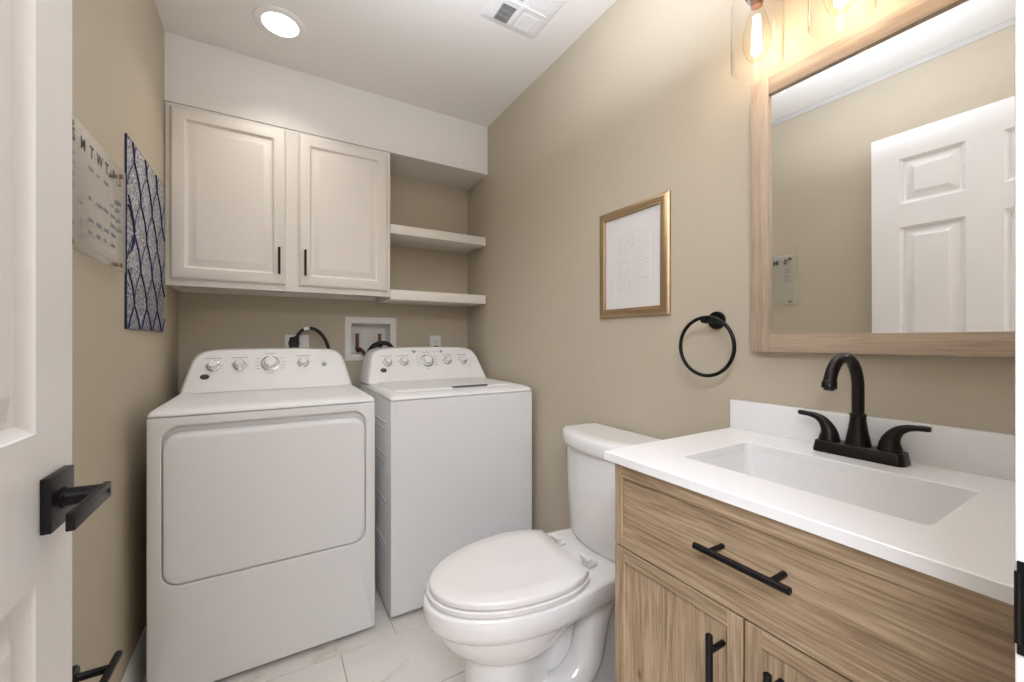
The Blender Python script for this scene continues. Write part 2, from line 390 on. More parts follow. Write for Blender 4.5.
# hallway behind the doorway
for nm, b in (('wall_hall_end', (-1.7, 1.7, -1.7, -1.6, 0, ZC)), ('wall_hall_left', (-1.7, -1.6, -1.6, YF0, 0, ZC)), ('wall_hall_right', (1.6, 1.7, -1.6, YF0, 0, ZC)),
              ('wall_hall_near', (-1.6, XL - 0.1, YF0, YF1, 0, ZC)), ('wall_hall_far', (XR + 0.1, 1.6, YF0, YF1, 0, ZC))):
    bm = BM(); box(bm, *b); struct(nm, bm, M['wall'])
bm = BM(); box(bm, -1.7, 1.7, -1.7, YF1, ZC, ZC + 0.08); struct('ceiling_hall', bm, M['ceiling'])

# ------------------------------------------------------------------ door with six raised panels
def raised(bm, P, a0, a1, b0, b1, steps, mi=0):
    """P(a, b, h) -> world; steps = (inset, height)"""
    rings = [[P(a0 + i, b0 + i, h), P(a1 - i, b0 + i, h), P(a1 - i, b1 - i, h), P(a0 + i, b1 - i, h)] for i, h in steps]
    loft(bm, rings, False, True, mi)
def panel_face(bm, P, ac, bc, steps):
    for i in range(len(ac) - 1):
        for j in range(len(bc) - 1):
            q = (ac[i], ac[i + 1], bc[j], bc[j + 1])
            if i % 2 == 1 and j % 2 == 1: raised(bm, P, *q, steps)
            else: bm.faces.new([bm.verts.new(P(a, b, 0)) for a, b in ((q[0], q[2]), (q[1], q[2]), (q[1], q[3]), (q[0], q[3]))])
def build_door():
    xf, xb = -0.235, -0.270; y0, y1, z0, z1 = 0.078, 0.788, 0.012, 2.072
    bm = BM()
    ac = [y0, y0 + .100, y0 + .304, y0 + .406, y0 + .610, y1]; bc = [z0, 0.235, 0.866, 1.040, 1.646, 1.750, 1.954, z1]
    st = [(0, 0), (0.0015, -0.003), (0.006, -0.006), (0.012, -0.0135), (0.019, -0.0155), (0.023, -0.0145), (0.046, -0.003), (0.049, -0.002), (0.051, -0.002)]
    for s, x in ((1, xf), (-1, xb)):
        panel_face(bm, lambda a, b, h, x=x, s=s: (x + s * h, a, b), ac, bc, st)
    loft(bm, [[(xf, a, b) for a, b in ((y0, z0), (y1, z0), (y1, z1), (y0, z1))], [(xb, a, b) for a, b in ((y0, z0), (y1, z0), (y1, z1), (y0, z1))]], False, False)
    bmesh.ops.remove_doubles(bm, verts=bm.verts, dist=1e-5)
    d = struct('door_1', bm, M['door'], smooth=25)
    cy, cz = 0.729, 0.951
    bm = BM(); box(bm, xf, xf + 0.010, cy - 0.033, cy + 0.033, cz - 0.033, cz + 0.033, 0.0012)
    lathe(bm, [(0.0135, 0.01), (0.0135, 0.012), (0.0115, 0.014), (0.0105, 0.046)], (xf, cy, cz), (1, 0, 0), 24)
    h = obj('door_handle', bm, M['black'], d, 'square black rose of the door lever')
    bm = BM(); box(bm, xf + 0.043, xf + 0.051, cy - 0.104, cy + 0.014, cz - 0.010, cz + 0.010, 0.0012)
    lathe(bm, [(0.0035, 0.051), (0.0035, 0.052), (0.002, 0.0522)], (xf, cy + .004, cz), (1, 0, 0), 14)
    obj('lever', bm, M['black'], h)
    bm = BM(); box(bm, xb - 0.010, xb, cy - 0.033, cy + 0.033, cz - 0.033, cz + 0.033, 0.0012); box(bm, xb - 0.055, xb - 0.01, cy - 0.01, cy + 0.01, cz - 0.01, cz + 0.01, 0.002); box(bm, xb - 0.062, xb - 0.05, cy - 0.11, cy + 0.012, cz - 0.0105, cz + 0.0105, 0.001)
    obj('back_handle', bm, M['black'], d)
build_door()

# ------------------------------------------------------------------ upper cabinet
def build_cabinet():
    x0, x1, y0, y1, z0, z1 = XL + 0.003, 0.548, 2.2101, YB - 0.001, 1.3814, 2.1515
    t = thing('wall_cabinet', 'white two-door wall cabinet with raised panels hung above the dryer and washer', 'cabinet', (0.087, 2.36, z0))
    bm = BM(); box(bm, x0 + 0.002, x1 - 0.001, y0 + 0.019, y1, z0 + 0.022, z1)
    box(bm, x0 + 0.002, x0 + 0.018, y0 + 0.019, y1, z0, z0 + 0.022); box(bm, x1 - 0.017, x1 - 0.001, y0 + 0.019, y1, z0, z0 + 0.022)
    box(bm, x0 + 0.018, x1 - 0.017, y1 - 0.018, y1, z0, z0 + 0.022)
    obj('body', bm, M['cabinet'], t)
    bm = BM()
    for b in ((x0, x0 + .04, z0, z1), (x1 - .04, x1, z0, z1), (0.045, 0.127, z0 + .04, z1 - .03), (x0 + .04, x1 - .04, z0, z0 + .04), (x0 + .04, x1 - .04, z1 - .03, z1)):
        box(bm, b[0], b[1], y0, y0 + 0.019, b[2], b[3])
    obj('face_frame', bm, M['cabinet'], t, smooth=0)
    yd = y0 - 0.019
    for (a, b, hx) in ((-0.364, 0.0585, 0.032), (0.114, 0.530, 0.140)):
        bm = BM(); za, zb = 1.410, 2.135
        P = lambda p, q, h: (p, yd - h, q)
        loft(bm, [[P(a, za, -.019), P(b, za, -.019), P(b, zb, -.019), P(a, zb, -.019)], [P(a, za, -.008), P(b, za, -.008), P(b, zb, -.008), P(a, zb, -.008)],
                  *[[P(a + i, za + i, h), P(b - i, za + i, h), P(b - i, zb - i, h), P(a + i, zb - i, h)] for i, h in
                    ((0.002, -.004), (0.006, -.001), (0.009, 0), (0.047, 0), (0.050, -.003), (0.054, -.008), (0.060, -.0095), (0.064, -.009), (0.082, -.003), (0.088, -.0015), (0.092, -.0015))]], True, True)
        d = obj('door', bm, M['cabinet'], t, smooth=20)
        bm = BM(); zc = 1.517; L = 0.062
        tube(bm, [(hx, yd - 0.026, zc - L), (hx, yd - 0.026, zc + L)], 0.0052, 14)
        for s in (-1, 1): tube(bm, [(hx, yd - 0.026, zc + s * 0.045), (hx, yd + 0.004, zc + s * 0.045)], 0.004, 12)
        obj('handle', bm, M['black'], d, 'small black bar pull')
    for sx, sy in ((0.07, 2.30), (0.335, 2.33)):
        bm = BM(); lathe(bm, [(0.006, 0), (0.006, -0.002), (0.003, -0.0028)], (sx, sy, z0 + 0.0225), (0, 0, 1), 12)
        obj('screw', bm, M['slot'], t)
build_cabinet()
for nm, lab, x0, za, zb in (('wall_shelf', 'upper white floating shelf in the niche beside the wall cabinet', 0.5495, 1.7232, 1.7723),
                          ('wall_shelf', 'lower white floating shelf level with the bottom of the wall cabinet', 0.5495, 1.3690, 1.4211)):
    bm = BM(); box(bm, x0, XR - 0.012, 2.2105, YB - 0.001, za, zb, 0.0015)
    obj(nm, bm, M['cabinet'], None, lab, cat='shelf', group='floating shelves beside the cabinet')

# ------------------------------------------------------------------ dryer and washer
def tilt(z): return 2.15 + 0.58 * (z - 0.93)
def machine_top(t, x0, x1, yf, yb, zc, dish):
    bm = BM()
    steps = [(0.012, 0.012, zc - 0.004), (0.012, 0.012, zc + 0.0034), (0, 0, zc + 0.0035), (0, 0.001, zc + 0.008), (0.004, 0.012, zc + 0.017), (0.011, 0.032, zc + 0.023), (0.020, 0.060, zc + 0.0265), (0.028, 0.082, zc + 0.0275)]
    rings = [[(a, b, z) for a, b in rrect(x0 + i, x1 - i, yf + f, yb - min(i, .006), 0.012 + i * 0.6)] for i, f, z in steps]
    if dish:
        rings += [[(a, b, zc + 0.026) for a, b in rrect(x0 + .040, x1 - .040, yf + .095, yb - .01, 0.03)], [(a, b, zc + 0.020) for a, b in rrect(x0 + .055, x1 - .055, yf + .120, yb - .02, 0.03)]]
    loft(bm, rings)
    return obj('top_panel', bm, M['enamel'], t, smooth=50)
def console(t, cx, badge_x, knobs, button):
    # outline (half widths about cx), arched slightly on top
    half = [(0.338, 0.926), (0.336, 0.94), (0.324, 0.990), (0.310, 1.045), (0.303, 1.065), (0.293, 1.080), (0.277, 1.092), (0.255, 1.100), (0.225, 1.1045), (0.15, 1.107), (0.05, 1.1085)]
    out = [(cx + h, z) for h, z in half] + [(cx - h, z) for h, z in half[::-1]]
    zc = 1.0
    def ring(s, y):
        r = []
        for x, z in out:
            X = cx + (x - cx) * s; Z = zc + (z - zc) * s if z > 0.935 else z
            r.append((X, y(Z), Z))
        return r
    bm = BM()
    loft(bm, [ring(1.02, lambda z: 2.385), ring(1.02, lambda z: tilt(z) + 0.06), ring(1.0, lambda z: tilt(z) + 0.016), ring(0.985, lambda z: tilt(z) + 0.004), ring(0.965, lambda z: tilt(z))])
    c = obj('control_console', bm, M['console'], t, smooth=40)
    nrm = Vector((0, -1, 0.58)).normalized(); up = Vector((0, 0.58, 1)).normalized()
    def fp(x, z, h=0.0006): return Vector((x, tilt(z), z)) + nrm * h
    for kx, kz, r in knobs:
        p = fp(kx, kz, 0)
        bm = BM()
        lathe(bm, [(r * 1.0, 0.003), (r, 0.006), (r * .93, 0.009), (r * .80, 0.010), (r * .76, 0.024), (r * .70, 0.0275), (r * .5, 0.028)], p, nrm, 32)
        q = p + nrm * 0.0275; box(bm, q.x - 0.0012, q.x + 0.0012, q.y - 0.001, q.y + 0.001, q.z - r * .1, q.z + r * .62)
        k = obj('knob', bm, M['console'], t)
        bm = BM(); lathe(bm, [(r * 1.16, 0), (r * 1.16, 0.0035), (r * 1.04, 0.0045)], p, nrm, 32)
        torus(bm, p + nrm * 0.0255, nrm, r * .755, 0.0011, 32, 8)
        obj('knob_ring', bm, M['chrome'], k, 'chrome ring of the knob')
        # printed caption and tick marks
        mk = BM()
        w = 0.030 if r < 0.03 else 0.020
        def bar(x, z, hw, hh):
            mk.faces.new([mk.verts.new(fp(a, b)) for a, b in ((x - hw, z - hh), (x + hw, z - hh), (x + hw, z + hh), (x - hw, z + hh))])
        n = 6
        for i in range(n): bar(kx - w + (2 * w) * (i + .5) / n, kz + r * 1.1 + 0.010, w / n * 0.8, 0.0016)
        if r > 0.03:
            for s in (-1, 1):
                for j in range(4): bar(kx + s * (r + 0.016 + 0.004 * (j in (1, 2))), kz - 0.022 + j * 0.015, 0.009, 0.0010)
            bar(kx, kz - r - 0.010, 0.012, 0.001)
        else:
            for s in (-1, 1): bar(kx + s * (r + 0.008), kz + 0.002, 0.004, 0.0009)
        obj('caption', mk, M['print'], c, 'grey printed caption and ticks', smooth=0)
    if button == 'row':
        for i in range(9):
            x = cx - 0.085 + i * 0.021
            mk = BM(); mk.faces.new([mk.verts.new(fp(x + 0.003 * math.cos(a), 1.086 + 0.003 * math.sin(a))) for a in [2 * PI * k / 10 for k in range(10)]])
            obj('indicator_dot', mk, M['print'], c, 'grey indicator dot', smooth=0)
    if button == 'row':
        for x in (cx - 0.075, cx + 0.085):
            bm = BM(); lathe(bm, [(0.008, 0), (0.008, 0.003), (0.006, 0.004)], fp(x, 1.084, 0), nrm, 16); obj('button', bm, M['grey_plastic'], t)
    else:
        bm = BM(); lathe(bm, [(0.011, 0), (0.011, 0.003), (0.008, 0.0045)], fp(button, 1.030, 0), nrm, 20); obj('button', bm, M['grey_plastic'], t)
    # dark oval badge with a pale swirl
    bm = BM(); pb = fp(badge_x, 0.990, 0); sd = Vector((1, 0, 0))
    def ov(s, h): return [pb + nrm * h + sd * (0.0165 * s * math.cos(a)) + up * (0.0125 * s * math.sin(a)) for a in [2 * PI * k / 28 for k in range(28)]]
    loft(bm, [ov(1, 0), ov(1, 0.0014), ov(0.93, 0.002)])
    b = obj('badge', bm, M['black_plastic'], c, 'dark oval badge')
    bm = BM(); pts = [pb + nrm * 0.0022 + sd * (0.0085 * math.cos(a)) + up * (0.0055 * math.sin(a)) for a in [0.5 + 5.2 * k / 20 for k in range(21)]]
    tube(bm, pts, 0.0009, 6); obj('emblem', bm, M['chrome'], b)
    return c
def feet(t, x0, x1, y0, y1, h):
    for x in (x0 + .05, x1 - .05):
        for y in (y0 + .06, y1 - .06):
            bm = BM(); lathe(bm, [(0.018, 0), (0.018, 0.008), (0.010, 0.010), (0.010, h + 0.004)], (x, y, 0), (0, 0, 1), 16)
            obj('foot', bm, M['black_plastic'], t)
def build_dryer():
    x0, x1, yf, yb, zb, zc = -0.333, 0.3533, 1.6588, 2.385, 0.020, 0.9045
    t = thing('clothes_dryer', 'white front-loading dryer with a wide drop-down door, beside the left wall', 'dryer', (0.01, 2.02, 0))
    bm = BM()
    def R(a0, a1, b0, b1, r, y): return [(p, y, q) for p, q in rrect(a0, a1, b0, b1, r, 8)]
    rec = (-0.300, 0.321, 0.362, 0.879)
    loft(bm, [R(x0, x1, zb, zc, .004, yb), R(x0, x1, zb, zc, .004, yf + .006), R(x0 + .0015, x1 - .0015, zb + .001, zc - .001, .004, yf + .002), R(x0 + .005, x1 - .005, zb + .004, zc - .003, .004, yf),
              R(*rec, .050, yf), R(rec[0] + .003, rec[1] - .003, rec[2] + .003, rec[3] - .004, .048, yf + .003), R(rec[0] + .004, rec[1] - .004, rec[2] + .004, rec[3] - .012, .046, yf + .022)])
    obj('body', bm, M['enamel'], t, smooth=30)
    bm = BM(); d = (-0.2945, 0.3155, 0.3675, 0.853)
    def D(i, top, y): return [(p, y, q) for p, q in rrect(d[0] + i, d[1] - i, d[2] + i, d[3] - top, .046, 8)]
    loft(bm, [D(0, .0, yf + .019), D(0, .002, yf + .012), D(0, .006, yf + .006), D(0.002, .012, yf + .0015), D(0.006, .018, yf - .0008), D(0.012, .026, yf - .0012)])
    obj('door', bm, M['enamel'], t, smooth=50)
    machine_top(t, x0, x1, yf, yb, zc, True)
    console(t, 0.010, -0.247, [(-0.219, 1.034, 0.0215), (-0.123, 1.036, 0.0215), (-0.003, 1.040, 0.033), (0.133, 1.040, 0.0205)], 0.225)
    feet(t, x0, x1, yf, yb, zb)
    # cord with plug going up to the wall outlet
    bm = BM(); tube(bm, smooth_path([(0.115, 2.462, 1.155), (0.119, 2.450, 1.170), (0.130, 2.446, 1.188), (0.150, 2.446, 1.206), (0.180, 2.447, 1.213), (0.210, 2.448, 1.205), (0.243, 2.450, 1.173), (0.270, 2.450, 1.115), (0.285, 2.440, 1.02), (0.285, 2.42, 0.86), (0.28, 2.386, 0.80)], 8), 0.0085, 12)
    c = obj('power_cord', bm, M['black_plastic'], t, 'thick black power cord')
    bm = BM(); loft(bm, [[(0.106 + a * w, y, 1.132 + b * hgt) for a, b in rrect(-1, 1, -1, 1, .35, 4)] for y, w, hgt in ((2.4935, .022, .034), (2.478, .023, .034), (2.462, .021, .032), (2.452, .014, .026))])
    tube(bm, [(0.108, 2.466, 1.140), (0.113, 2.462, 1.155), (0.118, 2.455, 1.166)], [0.020, 0.016, 0.011], 14)
    obj('plug', bm, M['black_plastic'], c)
    bm = BM(); tube(bm, smooth_path([(0.150, 2.446, 1.206), (0.162, 2.4465, 1.211), (0.176, 2.447, 1.2128)], 4), 0.0112, 12); obj('cord_tag', bm, M['paper'], c, 'white paper tag')
build_dryer()
def build_washer():
    x0, x1, yf, yb, zb, zc = 0.4174, 1.1037, 1.6717, 2.385, 0.020, 0.8995
    t = thing('washing_machine', 'white top-loading washing machine between the dryer and the right wall', 'washer', (0.76, 2.03, 0))
    bm = BM()
    def R(i, r, y): return [(p, y, q) for p, q in rrect(x0 + i, x1 - i, zb + i, zc - i * .6, r, 4)]
    loft(bm, [R(0, .004, yb), R(0, .004, yf + .007), R(.0015, .004, yf + .002), R(.005, .004, yf)])
    for z in (0.80, 0.66, 0.47, 0.29):   # pressed creases on the side panel
        for (xx, s) in ((x0, -1), (x1, 1)):
            P = [(yf + .08, z - .004), (yb - .08, z - .004), (yb - .085, z + .004), (yf + .085, z + .004)]
            loft(bm, [[(xx, a, b) for a, b in P], [(xx + s * .004, a, z + .0025) for a, b in P]])
            loft(bm, [[(xx, a, b - .030) for a, b in P], [(xx + s * .0025, a, z - .030) for a, b in P]])
    obj('body', bm, M['enamel'], t, smooth=30)
    tp = machine_top(t, x0, x1, yf, yb, zc, False)
    zt = zc + 0.0275
    bm = BM(); loft(bm, [[(a, b, z) for a, b in rrect(x0 + .045 + i, x1 - .045 - i, yf + .072 + f, 2.135, .03)] for i, f, z in ((0, 0, zt - .004), (0, 0, zt + .002), (.003, .004, zt + .005), (.010, .012, zt + .0075), (.05, .03, zt + .0085))])
    lid = obj('lid', bm, M['enamel'], t, smooth=50)
    bm = BM(); loft(bm, [[(a, b, z) for a, b in rrect(0.716, 0.895, 1.738, 1.764, .004)] for z in (zt + .0075, zt + .0092)])
    obj('lid_grip', bm, M['black_plastic'], lid, 'dark finger slot of the lid')
    console(t, 0.7605, 0.508, [(0.533, 1.031, 0.0205), (0.621, 1.031, 0.0205), (0.752, 1.033, 0.032), (0.873, 1.031, 0.0205), (0.969, 1.031, 0.0205)], 'row')
    feet(t, x0, x1, yf, yb, zb)
build_washer()

# ------------------------------------------------------------------ things on the back wall
def build_washer_box():
    t = thing('washer_outlet_box', 'white recessed washer supply box in the back wall with two copper taps', 'wall box', (0.51, YB, 1.03))
    bm = BM(); o = (0.362, 0.659, 1.028, 1.285); i = (0.401, 0.620, 1.066, 1.246)
    q = lambda b, y: [(b[0], y, b[2]), (b[1], y, b[2]), (b[1], y, b[3]), (b[0], y, b[3])]
    g = lambda b, k: (b[0] + k, b[1] - k, b[2] + k, b[3] - k)
    loft(bm, [q(o, YB), q(o, YB - .004), q(g(o, .003), YB - .007), q(g(i, -.004), YB - .007), q(i, YB - .004), q(i, YB + .05), q(g(i, .01), YB + .08)], False, True)
    obj('box_shell', bm, M['outlet'], t, smooth=25)
    for x in (0.437, 0.566):
        bm = BM(); tube(bm, [(x, YB + .03, 1.085), (x, YB + .03, 1.175)], 0.009, 14)
        lathe(bm, [(0.013, 0), (0.013, .02), (0.010, .024), (0.010, .045)], (x, YB + .03, 1.105), (0, -1, -0.45), 14)
        v = obj('tap', bm, M['copper'], t)
        bm = BM(); lathe(bm, [(0.008, 0), (0.008, .010), (0.004, .012)], (x, YB + .03, 1.172), (0, 0, 1), 12); box(bm, x - 0.013, x + 0.013, YB + .026, YB + .034, 1.182, 1.188, 0.001)
        obj('tap_handle', bm, M['copper'], v)
    for (vx, col, P) in ((0.445, 'copper', [(0.447, 2.500, 1.098), (0.462, 2.478, 1.078), (0.484, 2.455, 1.040), (0.49, 2.44, 0.96), (0.50, 2.42, 0.85), (0.50, 2.41, 0.83)]),
                         (0.566, 'black_plastic', [(0.566, 2.498, 1.118), (0.560, 2.470, 1.125), (0.535, 2.450, 1.122), (0.505, 2.440, 1.100), (0.490, 2.435, 1.060), (0.500, 2.43, 0.95), (0.54, 2.42, 0.86), (0.54, 2.41, 0.84)])):
        bm = BM(); tube(bm, smooth_path(P, 6), 0.0105, 12)
        obj('supply_hose', bm, M[col], t)
    bm = BM(); tube(bm, smooth_path([(0.500, 2.530, 1.075), (0.515, 2.47, 1.115), (0.56, 2.452, 1.132), (0.605, 2.452, 1.120), (0.635, 2.445, 1.06), (0.64, 2.43, 0.95), (0.64, 2.412, 0.9)], 6), 0.0125, 12)
    obj('drain_hose', bm, M['black_plastic'], t)
build_washer_box()
def outlet(x0, x1, z0, z1, label, kind):
    t = thing('wall_outlet', label, 'outlet', ((x0 + x1) / 2, YB, z0))
    bm = BM(); loft(bm, [[(a, y, b) for a, b in rrect(x0 + i, x1 - i, z0 + i, z1 - i, .004, 3)] for i, y in ((0, YB), (0, YB - .003), (.003, YB - .006), (.006, YB - .0065))])
    obj('cover_plate', bm, M['outlet'], t, smooth=30)
    cx = (x0 + x1) / 2; cz = (z0 + z1) / 2
    if kind == 'round':
        bm = BM(); lathe(bm, [(0.027, .0065), (0.027, .011), (0.025, .012)], (cx - .014, YB, cz + .013), (0, -1, 0), 28); obj('socket', bm, M['black_plastic'], t)
    else:
        for s in (-1, 1):
            bm = BM(); loft(bm, [[(a, y, b) for a, b in rrect(cx - .016, cx + .016, cz + s * .020 - .014, cz + s * .020 + .014, .010, 4)] for y in (YB - .006, YB - .008)])
            k = obj('socket', bm, M['outlet'], t)
            bm = BM()
            for dx in (-.006, .006): box(bm, cx + dx - .001, cx + dx + .001, YB - .0086, YB - .0078, cz + s * .020 - .001, cz + s * .020 + .008)
            lathe(bm, [(.0022, .0078), (.0022, .0086)], (cx, YB, cz + s * .020 - .007), (0, -1, 0), 10)
            obj('slot', bm, M['slot'], k)
        bm = BM(); box(bm, cx - .013, cx + .013, YB - .032, YB - .0088, cz - .033, cz - .007, 0.004); obj('plug', bm, M['black_plastic'], t, 'black plug of the washer')
outlet(0.062, 0.178, 1.062, 1.178, 'white dryer outlet plate with a fat black plug, behind the dryer', 'round')
outlet(0.871, 0.943, 1.063, 1.178, 'narrow white outlet plate with a small black plug, behind the washing machine', 'duplex')

# ------------------------------------------------------------------ toilet
def build_toilet():
    yc = 1.060
    t = thing('toilet', 'white two-piece toilet with closed elongated lid, between washing machine and vanity', 'toilet', (0.80, yc, 0))
    def egg(xf, xw, hw, xb, hwb, z, nf=24, ns=10, nb=6, pw=1.0):
        p = []
        for k in range(nf + 1):
            a = -PI / 2 + PI * k / nf
            c, s = math.cos(a), math.sin(a)
            p.append((xw - (xw - xf) * (abs(c) ** pw), yc + hw * s, z))
        for k in range(1, ns + 1):
            u = k / ns; w = hw + (hwb - hw) * (u * u * (3 - 2 * u)); p.append((xw + (xb - xw) * u, yc + w, z))
        for k in range(1, nb): p.append((xb, yc + hwb - 2 * hwb * k / nb, z))
        for k in range(ns, 0, -1):
            u = k / ns; w = hw + (hwb - hw) * (u * u * (3 - 2 * u)); p.append((xw + (xb - xw) * u, yc - w, z))
        return p
    bm = BM()
    # rim band and deck
    loft(bm, [egg(.406, .66, .150, 1.05, .12, .355), egg(.378, .67, .175, 1.075, .148, .366), egg(.364, .675, .184, 1.085, .152, .378), egg(.358, .675, .189, 1.09, .154, .390), egg(.355, .68, .190, 1.095, .155, .432), egg(.361, .68, .186, 1.092, .152, .439), egg(.39, .68, .17, 1.08, .14, .441)])
    # bowl
    loft(bm, [egg(.384, .65, .170, .86, .10, .372), egg(.390, .64, .166, .86, .10, .350), egg(.406, .635, .155, .85, .09, .318), egg(.442, .63, .135, .82, .08, .285), egg(.480, .62, .105, .79, .06, .258), egg(.53, .62, .06, .74, .04, .243)])
    # front column of the pedestal, flaring to the foot
    loft(bm, [egg(.478, .60, .094, .71, .07, .290), egg(.480, .59, .094, .70, .07, .220), egg(.480, .59, .096, .71, .07, .14), egg(.474, .61, .102, .74, .09, .06), egg(.462, .62, .110, .80, .11, .03), egg(.458, .62, .114, .80, .112, 0)])
    # rear support and foot
    loft(bm, [egg(.66, .80, .035, 1.06, .045, .40), egg(.64, .80, .035, 1.05, .05, .20), egg(.62, .78, .045, 1.05, .07, .06), egg(.60, .78, .112, 1.06, .118, .03), egg(.60, .78, .114, 1.06, .12, 0)])
    # exposed trapway on both flanks
    for s in (-1, 1):
        P = smooth_path([(1.00, yc + s * .055, .33), (.95, yc + s * .064, .335), (.895, yc + s * .070, .29), (.87, yc + s * .072, .22), (.845, yc + s * .074, .15), (.785, yc + s * .074, .105), (.71, yc + s * .064, .10), (.66, yc + s * .04, .10)], 6)
        n = len(P); tube(bm, P, [0.040 + 0.012 * math.sin(PI * i / (n - 1)) for i in range(n)], 18)
    obj('bowl', bm, M['porcelain'], t, smooth=60)
    # seat and lid
    def lid(xf, hw, xb, z, i=0):
        a = .68 - (xf + i); h = hw - i; p = []
        for k in range(33):
            u = -PI / 2 + PI * k / 32; p.append((.68 - a * abs(math.cos(u)) ** 0.96, yc + h * math.sin(u), z))
        L = .205
        for k in range(1, 9):
            x = .68 + (xb + .006 - i - .68) * k / 8; p.append((x, yc + h * math.sqrt(max(0, 1 - ((x - .68) / L) ** 2)), z))
        for k in range(8, 0, -1):
            x = .68 + (xb - .020 - i - .68) * k / 8; p.append((x, yc - h * math.sqrt(max(0, 1 - ((x - .68) / L) ** 2)), z))
        return p
    bm = BM(); loft(bm, [lid(.366, .187, .824, .4405, .010), lid(.366, .187, .824, .4435, .009), lid(.366, .187, .824, .4440), lid(.366, .187, .824, .4555), lid(.366, .187, .824, .457, .002), lid(.366, .187, .824, .457, .012)])
    obj('seat', bm, M['seat'], t, smooth=40)
    bm = BM(); loft(bm, [lid(.373, .182, .822, .4565, .013), lid(.373, .182, .822, .4605, .012), lid(.373, .182, .822, .4610, .0005), lid(.373, .182, .822, .471), lid(.373, .182, .822, .4765, .0025), lid(.373, .182, .822, .4785, .006), lid(.373, .182, .822, .4795, .05)])
    obj('lid', bm, M['seat'], t, smooth=45)
    for s in (-1, 1):
        bm = BM(); box(bm, .846, .882, yc + s * .078 - .020, yc + s * .078 + .020, .4405, .458, .006, 3); tube(bm, [(.850, yc + s * .078 - .020, .464), (.850, yc + s * .078 + .020, .464)], .008, 12)
        obj('hinge', bm, M['seat'], t)
    # tank: crescent plan
    tc = 1.048
    def plan(hw, xend, bulge, xb, z, n=24, r=0.02):
        p = []
        for k in range(n + 1):
            u = -1 + 2 * k / n; x = xend - bulge * (1 - abs(u) ** 2.2); p.append((x, tc + hw * u, z))
        p += [(xend + .02, tc + hw + .003, z), (xend + (xb - xend) * .6, tc + hw + .003, z), (xb, tc + hw - .004, z)]
        p += [(xb, tc + hw * .5, z), (xb, tc - hw * .5, z), (xb, tc - hw + .004, z), (xend + (xb - xend) * .6, tc - hw - .003, z), (xend + .02, tc - hw - .003, z)]
        return p
    bm = BM()
    loft(bm, [plan(.164, .985, .050, 1.112, .438), plan(.175, .982, .055, 1.113, .442), plan(.181, .979, .058, 1.114, .46), plan(.188, .975, .060, 1.116, .60), plan(.194, .974, .060, 1.117, .765)])
    obj('tank', bm, M['porcelain'], t, smooth=50)
    bm = BM()
    loft(bm, [plan(.196, .970, .060, 1.118, .766), plan(.203, .966, .062, 1.120, .769), plan(.205, .964, .063, 1.121, .780), plan(.205, .964, .063, 1.121, .806), plan(.202, .967, .062, 1.119, .816), plan(.195, .975, .060, 1.114, .821), plan(.17, 1.00, .05, 1.10, .823)])
    obj('tank_lid', bm, M['porcelain'], t, smooth=50)
    # trip lever on the side nearest the vanity
    bm = BM(); lathe(bm, [(.012, 0), (.012, .008), (.008, .012)], (.99, tc - .192, .70), (0, -1, 0), 16); tube(bm, [(.99, tc - .207, .70), (.93, tc - .210, .692)], [.006, .008], 10)
    obj('flush_lever', bm, M['chrome'], t)
build_toilet()

